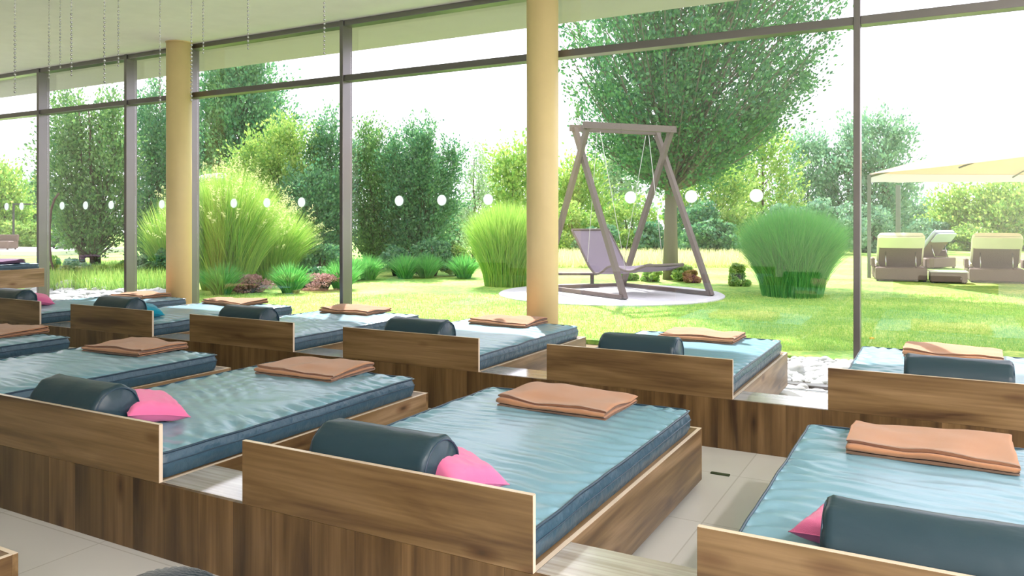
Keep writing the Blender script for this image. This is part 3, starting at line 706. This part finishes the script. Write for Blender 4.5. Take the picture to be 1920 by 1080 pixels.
# background trees and hedge
bgl = [(10,46,335,34,'lf_light','light green tree at the far left edge, beyond the terrace'),(66,50,358,40,'lf_haze','hazy tree behind the black garden frame'),
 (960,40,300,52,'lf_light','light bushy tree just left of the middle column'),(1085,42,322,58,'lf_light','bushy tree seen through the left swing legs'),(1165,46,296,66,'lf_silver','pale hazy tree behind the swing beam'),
 (1335,40,300,74,'lf_light','light green tree right of the hornbeam trunk'),(1430,44,262,70,'lf_light','tall light tree behind the right-hand grass clump'),(1515,47,268,66,'lf_haze','hazy blue-green tree above the right-hand grass clump'),
 (1590,45,250,52,'lf_haze','hazy blue-green tree just left of the right window post'),(1655,43,236,52,'lf_haze','hazy blue-green tree just right of the right window post'),(1705,50,388,40,'lf_haze','small distant tree behind the first sun lounger'),
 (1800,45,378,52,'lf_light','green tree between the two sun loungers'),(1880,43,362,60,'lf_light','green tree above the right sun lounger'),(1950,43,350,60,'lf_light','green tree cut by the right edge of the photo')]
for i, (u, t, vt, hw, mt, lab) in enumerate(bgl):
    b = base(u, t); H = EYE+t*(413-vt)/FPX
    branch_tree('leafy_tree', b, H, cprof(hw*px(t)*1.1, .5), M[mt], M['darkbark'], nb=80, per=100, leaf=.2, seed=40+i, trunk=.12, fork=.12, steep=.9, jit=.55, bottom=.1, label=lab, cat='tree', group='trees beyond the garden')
hd = [(1075,36,385,60,'lf_light'),(1180,38,375,62,'lf_light'),(1290,37,370,66,'lf_dark'),(1380,36,385,60,'lf_light'),(1470,38,380,60,'lf_haze'),(1560,38,372,60,'lf_haze'),(1640,40,385,50,'lf_haze'),(930,36,395,50,'lf_light'),(845,34,375,52,'lf_silver'),
      (1120,34,425,44,'lf_dark'),(1225,34,420,46,'lf_dark'),(1340,33,415,52,'lf_dark'),(1745,44,415,56,'lf_haze'),(1840,42,420,56,'lf_light'),(1930,42,415,50,'lf_light'),(15,44,415,40,'lf_light'),(75,44,420,36,'lf_light'),(130,40,420,30,'lf_silver')]
hl = ['rounded light bush between the middle column and the left swing leg','rounded light bush under the swing beam','dark rounded bush behind the hornbeam trunk','light rounded bush left of the right-hand grass clump','hazy bush behind the right-hand grass clump','hazy bush left of the right window post','hazy bush right of the right window post','light bush behind the left-hand grass clump','silvery bush beneath the thin young tree',
      'low dark bush behind the swing seat','low dark bush left of the hornbeam trunk','low dark bush right of the hornbeam trunk','hazy bush behind the grey lounger','bush between the loungers','bush beyond the right-hand lounger','light bush at the far left edge','light bush behind the black garden frame','silvery bush behind the hanging chair']
for i, (u, t, vt, hw, mt) in enumerate(hd):
    bush('garden_bush', base(u, t), EYE+t*(413-vt)/FPX+.03, hw*px(t), M[mt], 80+i, n=4200, leaf=.17, label=hl[i], group='bushes at the garden edge')
# border understory
us = [(100,20,478,26,'gr_bright'),(135,19.5,485,30,'lf_silver'),(215,20,488,30,'lf_light'),(262,20,482,28,'lf_silver'),(300,19.8,470,30,'lf_dark'),(600,21,458,46,'lf_dark'),(560,18.5,520,28,'lf_dark'),(590,19,500,26,'lf_dark'),(815,23,452,44,'lf_dark'),(858,23,462,32,'lf_light'),(740,23,462,36,'lf_dark'),
      (1225,20.8,505,24,'lf_light'),(1280,21,492,22,'lf_light'),(1385,19.5,497,20,'lf_light'),(1180,21.5,500,22,'lf_light'),(1300,20.4,508,18,'red')]
ul = ['low yellow-green plant at the foot of the leftmost window post','silvery low plant left of the yew stems','low light plant right of the yew stems','silvery low plant right of the second window post','darker low shrub at the foot of the left column','dark shrub filling the border left of the window post','small dark plant right of the feathery grass','low dark green mound behind the pink flowers',
      'dark green shrub in front of the many-tipped conifer','light low shrub left of the left-hand grass clump','low shrub in front of the clump of conifers','low light plant left of the hornbeam foot','low light plant right of the hornbeam foot','small light plant between paving and right-hand grass clump','low plant behind the foot of the swing seat','rust-leaved low plant beside the hornbeam foot']
for i, (u, t, vt, hw, mt) in enumerate(us):
    bush('border_shrub', base(u, t), max(.3, EYE+t*(413-vt)/FPX+.03), hw*px(t), M[mt], 130+i, n=2600, leaf=.085, lumps=12, label=ul[i], group='low plants of the border')
for i, (u, t, lab) in enumerate([(470,17.6,'dusty pink flowering plant at the foot of the feathery grass'),(610,18.2,'dusty pink flowering plant left of the window post')]):
    bush('flowering_plant', base(u, t), .42, .55, M['pinkfl'], 170+i, n=1800, leaf=.05, label=lab, cat='flowering plant')
# ornamental grasses
grass_clump('feathery_grass', base(425, 18.6), 3.0, .55, 1.35, M['gr_bright'], 9500, 201, 'tall yellow-green feathery grass right of the left column', width=.014, plume=260, droop=.5)
grass_clump('feathery_grass', base(512, 20.5), 2.2, .45, 1.2, M['gr_bright'], 6000, 202, 'lower arching grass right of the tall feathery grass', width=.013, plume=120, droop=.7)
grass_clump('feathery_grass', base(322, 20.5), 2.4, .35, .9, M['gr_bright'], 1500, 203, 'arching grass left of the left column', width=.02, droop=.7)
grass_clump('fountain_grass', base(950, 19.6), 2.15, .55, 1.15, M['gr_bright'], 9000, 204, 'bright green fountain grass clump half behind the middle column', width=.012, droop=.25, flare=.16, group='fountain grass clumps')
grass_clump('fountain_grass', base(1485, 16.9), 2.0, .62, 1.25, M['gr_green'], 15000, 205, 'wide green fountain grass clump left of the right window post', width=.010, droop=.30, flare=.14, group='fountain grass clumps')
for i, (u, t, lb_) in enumerate([(690,21.5,'green tuft of grass right of the window post'),(760,22,'green tuft of grass in front of the dark conifer clump'),(655,21.0,'green tuft of grass hard against the window post'),(545,17.6,'green tuft of grass between the two pink flowering plants'),(415,17.2,'green tuft of grass at the left foot of the feathery grass'),(800,22.2,'green tuft of grass before the shrub by the conifer clump'),(870,22,'green tuft of grass left of the left fountain grass'),(640,18.5,'green tuft of grass right of the pink plant by the post')]):
    grass_clump('grass_tuft', base(u, t), .75, .18, .6, M['gr_green'], 700, 210+i, lb_, width=.02, droop=.6)
# meadow strip at the back and near lawn blades
def blades(name, n, region, h, wd, mat, seed, label, z=-.03):
    rng = np.random.default_rng(seed); p = region(rng, n); m = len(p); hh = h*(.5+rng.random(m)); a = rng.random(m)*6.28
    s = np.stack([np.cos(a), np.sin(a), np.zeros(m)], 1)*wd/2; tp = p+rng.normal(size=(m,3))*h*.35; tp[:,2] = z+hh
    arr = np.stack([p-s, p+s, tp+s*.2, tp-s*.2], 1); tag(quads(name, arr, mat), label, 'grass', kind='stuff')
def near(rng, n):
    t = 9.8+7.5*rng.random(n)**1.3; u = 350+1650*rng.random(n); a = (u-960)/FPX
    x = t*(a*math.cos(TH)-math.sin(TH)); y = t*(a*math.sin(TH)+math.cos(TH)); k = (y > 9.95) & (((x+6.4)**2+(y-16.2)**2) > 6.3)
    return np.stack([x[k], y[k], np.full(k.sum(), -.03)], 1)
blades('lawn_grass', 90000, near, .032, .010, M['gr_lawn'], 5, 'short bright green mown lawn grass in front of the window')
def meadow(rng, n):
    t = 27+6*rng.random(n); u = 1040+420*rng.random(n); a = (u-960)/FPX
    return np.stack([t*(a*math.cos(TH)-math.sin(TH)), t*(a*math.sin(TH)+math.cos(TH)), np.full(n, -.03)], 1)
blades('meadow_grass', 14000, meadow, .35, .03, M['gr_plume'], 6, 'pale yellowish meadow grass strip behind the swing')
def lm(rng, n):
    t = 17.5+6*rng.random(n); u = 92+235*rng.random(n); a = (u-960)/FPX
    return np.stack([t*(a*math.cos(TH)-math.sin(TH)), t*(a*math.sin(TH)+math.cos(TH)), np.full(n, -.03)], 1)
blades('border_grass', 16000, lm, .34, .02, M['gr_lawn'], 7, 'pale yellow-green border grass around the yew stems')
# lawn flower
fl = MB(); 
for u, v in ((1635,641),):
    p = G(u, v, .0); f = empty('dandelion', (p.x, p.y, -.03), label='yellow dandelion in the lawn just right of the right window post', cat='flower')
    MB().tube([(0,0,0),(0,0,.07)], .003, 5).build('stem', M['gr_green'], f)
    MB().lathe([(.001,.065),(.03,.07),(.032,.085),(.001,.095)], n=12).build('bloom', M['yellowfl'], f)

# pebbles: uncounted river stones along the glass, and a few rocks
def pebble_mesh(pts, smin, smax, seed):
    rng = np.random.default_rng(seed); import bmesh
    bm = bmesh.new(); bmesh.ops.create_icosphere(bm, subdivisions=2, radius=1); V = np.array([v.co[:] for v in bm.verts]); F = [[v.index for v in f.verts] for f in bm.faces]; bm.free()
    mb = MB()
    for p in pts:
        s = smin+(smax-smin)*rng.random()**2; sc_ = s*np.array([1+.5*rng.random(), .8+.4*rng.random(), .5+.3*rng.random()]); a = rng.random()*6.28
        R = np.array([[math.cos(a), -math.sin(a), 0],[math.sin(a), math.cos(a), 0],[0,0,1]])
        W = (V*sc_*(1+.12*np.sin(V[:,[1]]*3+a)))@R.T+np.array(p); mb.add(W.tolist(), F, True)
    return mb
rng = np.random.default_rng(9); pp = []
for i in range(1500):
    pp.append((-3.3+2.7*rng.random(), 7.9+1.9*rng.random(), -.06+.03*rng.random()))
pp = [p for p in pp if not (8.05 < p[1] < 8.40)]
tag(pebble_mesh(pp, .03, .075, 4).build('river_pebbles', M['stone']), 'white river pebbles along the glass between the two right-hand window beds', 'pebbles', kind='stuff')
pp = []
for i in range(1100):
    t = 15+5*rng.random(); u = 60+280*rng.random(); q = base(u, t, .0); pp.append((q.x, q.y, -.02+.04*rng.random()))
tag(pebble_mesh([p for p in pp if p[1] > 8.5], .06, .15, 5).build('river_stones', M['stone']), 'pale grey river stones below the yew outside the left windows', 'stones', kind='stuff')
def rock(u, v, s, seed, lab):
    p = G(u, v, 0); o = pebble_mesh([(0,0,s*.35)], s, s*1.05, seed).build('rock', M['stone']); o.location = (p.x, p.y, -.05); tag(o, lab, 'rock', 'rocks among the pebbles')
rock(1492, 690, .11, 1, 'pale rock beside the foot of the bed in front of the swing')
rock(180, 541, .35, 2, 'large pale rock among the stones under the yew')
rock(125, 545, .28, 3, 'smaller pale rock beside the leftmost window post')

# ------------------------------------------------------------------ swing on its round paving
pad = MB().lathe([(.001,.02),(2.42,.02),(2.45,.0),(2.45,-.06),(.001,-.06)], n=64, smooth=False).build('round_paving', M['concrete']); pad.location = (-6.4, 16.2, -.01)
tag(pad, 'round pale paving disc under the hanging swing', 'paving')
A, B, D = Vector((-5.59,14.84,0)), Vector((-4.27,16.44,0)), Vector((-6.68,17.8,0)); C_ = A+(D-B)
c0 = (A+B+C_+D)/4
sw = empty('garden_swing_frame', (c0.x, c0.y, .012), label='weathered timber swing frame with crossed legs on round paving', cat='swing frame')
def rel(v): return Vector(v)-Vector((c0.x, c0.y, 0))
tops = {}
for f1, f2 in ((A, C_), (B, D)):
    X = (f1+f2)/2; X.z = 2.95
    for nm, ft, side in (('a', f1, 1), ('b', f2, -1)):
        e = ft+(X-ft)*1.22; off = (B-A).normalized()*.045*side
        MB().beam(rel(ft+off), rel(e+off), .10, .11).build('leg', M['timber'], sw); tops[(nm, f1 is A)] = e+off
for nm in ('a', 'b'): MB().beam(rel(tops[(nm, True)]-(B-A).normalized()*.1), rel(tops[(nm, False)]+(B-A).normalized()*.1), .10, .14).build('top_beam', M['timber'], sw)
for p, q in ((A, C_), (B, D), (C_, D)): MB().beam(rel(p)+Vector((0,0,.05)), rel(q)+Vector((0,0,.05)), .08, .08).build('base_rail', M['timber'], sw)
# hanging lounger
ax = (B-D).normalized(); wx = Vector((-ax.y, ax.x, 0)); ang = math.atan2(ax.y, ax.x)
hl_ = empty('hanging_lounger', (c0.x, c0.y, 0), ang, label='taupe mesh double lounger hanging in the swing frame', cat='hanging lounger')
prof = [(-1.18,1.38),(-.95,1.10),(-.72,.80),(-.5,.55),(-.3,.44),(-.1,.48),(.12,.60),(.35,.63),(.6,.57),(.85,.55),(1.1,.62),(1.3,.68)]
def cat_(ps, n):
    out = []
    for i in range(len(ps)-1):
        p0, p1, p2, p3 = ps[max(0,i-1)], ps[i], ps[i+1], ps[min(len(ps)-1,i+2)]
        for k in range(n):
            t = k/n; out.append(tuple(.5*((2*p1[j])+(-p0[j]+p2[j])*t+(2*p0[j]-5*p1[j]+4*p2[j]-p3[j])*t*t+(-p0[j]+3*p1[j]-3*p2[j]+p3[j])*t**3) for j in range(2)))
    return out+[ps[-1]]
cp = cat_(prof, 5); n = len(cp)
mb = MB()
for dz in (0, -.02): mb.grid(9, n, lambda u, v, dz=dz: (cp[round(v*(n-1))][0], (u-.5)*1.04, cp[round(v*(n-1))][1]+dz-.02*math.sin(math.pi*u)))
mb.build('mesh_sling', M['sling'], hl_)
for s in (-.53, .53): MB().tube([(a, s, b-.01) for a, b in cp], .026, 8).build('side_tube', M['timber'], hl_)
for i in (0, n-1): MB().tube([(cp[i][0], -.53, cp[i][1]), (cp[i][0], .53, cp[i][1])], .026, 8).build('end_tube', M['timber'], hl_)
for s in (-.53, .53):
    for x_, z_ in ((-.6, .66), (.7, .57)): MB().tube([(x_, s, z_), (x_*.08, s*1.3, 3.5)], .007, 5).build('rope', M['pale'], hl_)
# low bench behind the middle column
lb = empty('low_bench', (*G(1075, 538)[:2], .012), TH, label='low dark wooden bench on the paving behind the middle column', cat='bench')
MB().box(-.6,.55,-.18,.18,.28,.33,.004).build('bench_top', M['timber'], lb)
for x_ in (-.52, .45):
    for y_ in (-.13, .13): MB().box(x_-.03, x_+.03, y_-.03, y_+.03, 0, .28).build('leg', M['timber'], lb)

# ------------------------------------------------------------------ loungers and fabric pavilion at the right
def make_chaise():
    r = empty('sun_lounger', (0,0,0))
    MB().box(-.62,.62,0,2.1,.04,.36,.02).build('wicker_base', M['wicker'], r)
    for x_ in (-.56,.56):
        for y_ in (.06, 2.04): MB().box(x_-.03,x_+.03,y_-.03,y_+.03,0,.04).build('foot', M['black'], r)
    b0, b1 = Vector((0,.62,.36)), Vector((0,-.02,1.14)); d = (b1-b0); nrm = Vector((0, d.z, -d.y)).normalized()
    def slab(mb, w_, t0, t1, l0, l1, rnd=.0):
        vs = []; 
        def f(u, v):
            a = 2*math.pi*u; e = .35
            cx_ = math.copysign(abs(math.cos(a))**e, math.cos(a)); cy_ = math.copysign(abs(math.sin(a))**e, math.sin(a))
            ll = l0+(l1-l0)*(v); sh = 1 if v < .999 and v > .001 else .9
            p = b0+d*ll+nrm*((t0+t1)/2+(t1-t0)/2*cy_*sh); return (w_*cx_*sh, p.y, p.z)
        mb.grid(32, 12, f, True, True); m_ = mb
        for v in (0, 1): 
            vs = [f(i/32, v) for i in range(32)]; mb.add(vs, [tuple(range(32))])
        return mb
    slab(MB(), .52, 0, .035, 0, .92).build('back_panel', M['wicker'], r)
    slab(MB(), .57, .036, .17, .05, 1.07).build('back_cushion', M['cream'], r)
    # cushion hood folded over the top edge
    slab(MB(), .56, -.04, .0, .70, 1.07).build('cushion_hood', M['cream'], r)
    MB().box(-.55,.55,.75,2.06,.362,.48,.03).build('seat_cushion', M['cream'], r)
    for s in (-.36,.36): MB().tube([(s,.12,.36),(s,.26,.78)], .015, 6).build('strut', M['metal'], r)
    for s in (-.66,.66): MB().box(s-.045,s+.045,.35,1.0,.36,.60,.02).build('arm', M['wicker'], r)
    return r
ch = make_chaise()
p = G(1690, 526); ch.location = (p.x, p.y, -.028); ch.rotation_euler = (0,0,TH-.38); tag(ch, 'brown wicker sun lounger with cream cushion, nearer the window post', 'sun lounger', 'wicker sun loungers under the canopy')
c2 = copy_tree(ch); p = G(1870, 529); c2.location = (p.x, p.y, -.028); c2.rotation_euler = (0,0,TH-.46); tag(c2, 'brown wicker sun lounger with cream cushion, by the right edge of the photo', 'sun lounger', 'wicker sun loungers under the canopy')
c3 = copy_tree(ch); p = base(1772, 26.5, 0); c3.location = (p.x, p.y, -.028); c3.rotation_euler = (0,0,TH+.5); tag(c3, 'grey-cushioned sun lounger standing further back between the two cream ones', 'sun lounger', 'wicker sun loungers under the canopy')
for c in c3.children:
    if 'cushion' in c.name: c.data = c.data.copy(); c.data.materials[0] = M['greyc']; c['label'] = 'grey cushion'
tb_ = empty('wicker_side_table', (*G(1777, 528)[:2], -.028), TH-.4, label='low wicker table with pale top between the two wicker loungers', cat='side table')
MB().box(-.42,.42,-.3,.3,.03,.28,.02).build('wicker_body', M['wicker'], tb_); MB().box(-.44,.44,-.32,.32,.28,.31,.005).build('table_top', M['pale'], tb_)
for x_ in (-.36,.36): MB().box(x_-.03,x_+.03,-.25,.25,0,.03).build('foot', M['black'], tb_)
# pavilion
F_ = Vector((-math.sin(TH), math.cos(TH), 0)); R_ = Vector((math.cos(TH), math.sin(TH), 0))
cpt = lambda X, Y, z=0: R_*X+F_*Y+Vector((0,0,z))
cs = [cpt(10.1,22.2,2.91), cpt(18.1,22.0,2.91), cpt(18.6,13.9,2.91), cpt(10.5,14.0,2.91)]; pk = cpt(14.3,18,4.35)
pv = empty('fabric_pavilion', cpt(14.3,18), label='large beige fabric canopy on grey posts over the loungers', cat='pavilion')
mb = MB(); o_ = cpt(14.3,18)
for i in range(4):
    a, b = cs[i]-o_, cs[(i+1) % 4]-o_; k = pk-o_
    nn = 10; vs = []; fs = []
    for r in range(nn+1):
        for c in range(nn+1):
            t = c/nn; e = a.lerp(b, t); q = e.lerp(k, r/nn); q.z -= .10*math.sin(math.pi*t)*(1-r/nn)*.3+.02*math.sin(math.pi*r/nn); vs.append(q)
    for r in range(nn):
        for c in range(nn): fs.append((r*(nn+1)+c, r*(nn+1)+c+1, (r+1)*(nn+1)+c+1, (r+1)*(nn+1)+c))
    mb.add(vs, fs, True)
mb.build('canopy', M['canopy'], pv)
for i in (0, 1):
    a, b = cs[i]-o_, cs[(i+1) % 4]-o_
    MB().grid(20, 3, lambda u, v: a.lerp(b, u)+Vector((0,0,-.24*v+.0+.01*math.sin(u*40)))).build('valance', M['valance'], pv)
for i in range(4):
    a = cs[i]-o_; MB().tube([a+Vector((0,0,-.08)), (pk-o_)+Vector((0,0,-.12))], .03, 6).build('rib', M['post'], pv)
    m_ = (cs[i]+cs[(i+1) % 4])/2-o_; MB().tube([m_+Vector((0,0,-.10)), (pk-o_)+Vector((0,0,-.12))], .022, 6).build('rib', M['post'], pv)
    MB().beam(a+Vector((0,0,-.02)), Vector((a.x, a.y, -.03)), .09).build('post', M['post'], pv)
q = base(1684, 25.2, 0)
g_ = empty('grey_post', (q.x, q.y, -.03), label='grey upright post behind the first wicker lounger', cat='post')
MB().box(-.07,.07,-.07,.07,0,2.75,.005).build('shaft', M['post'], g_); MB().box(-.15,.15,-.15,.15,0,.04,.005).build('base_plate', M['post'], g_)

# ------------------------------------------------------------------ far left of the garden
tr_ = empty('terrace', (*base(40, 36)[:2], -.03), label='pale raised terrace strip across the lawn at the far left', cat='terrace')
t0 = base(-120, 40)-tr_.location; t1 = base(170, 38)-tr_.location
MB().beam(t0+Vector((0,0,.10)), t1+Vector((0,0,.10)), 5.0, .22).build('paving_slab', M['pale'], tr_)
fr = empty('pergola', (*base(48, 40)[:2], .18), TH, label='thin black pergola of posts and beam at the far left edge', cat='pergola')
MB().box(-.65,-.58,-.04,.04,0,2.2).build('post', M['black'], fr); MB().box(1.4,1.47,-.04,.04,0,2.2).build('post', M['black'], fr); MB().box(-.65,1.47,-.04,.04,2.2,2.28).build('top_beam', M['black'], fr)
sf = empty('outdoor_sofa', (*base(8, 38)[:2], .18), TH, label='dark grey outdoor sofa on the terrace at the far left edge', cat='outdoor sofa')
MB().box(-.7,.45,-.4,.4,.05,.42,.03).build('seat', M['wicker'], sf); MB().box(-.7,.45,.3,.45,.42,.72,.03).build('backrest', M['wicker'], sf)
for x_ in (-.6,.35):
    for y_ in (-.3,.3): MB().box(x_-.03,x_+.03,y_-.03,y_+.03,0,.05).build('leg', M['black'], sf)
hp = P(100, 413, 19.5); hc = empty('hanging_chair_stand', (hp.x, hp.y, -.03), TH, label='curved brown stand of a hanging chair right of the leftmost window post', cat='chair stand')
arc = [(.14,0,.10),(.02,0,.36),(-.06,0,.62),(-.09,0,1.0),(-.09,0,1.5),(-.05,0,1.9),(.03,0,2.15),(.14,0,2.3)]
MB().tube(arc, .028, 8).build('curved_pole', M['rattan'], hc); MB().tube([(-.15,-.3,.02),(.14,0,.08),(.43,.3,.02)], .03, 8).build('foot_bar', M['rattan'], hc)
hu = P(412, 333, 27); gp = empty('garden_parasol', (hu.x, hu.y, -.03), label='grey-blue parasol top showing above the feathery grass', cat='parasol')
hz = hu.z+.03
MB().lathe([(.02,hz+.16),(.55,hz+.1),(.8,hz-.06),(.8,hz-.14),(.78,hz-.06),(.02,hz+.1)], n=8, smooth=False).build('canopy', M['greyc'], gp); MB().tube([(0,0,0),(0,0,hz+.12)], .03, 8).build('pole', M['post'], gp)
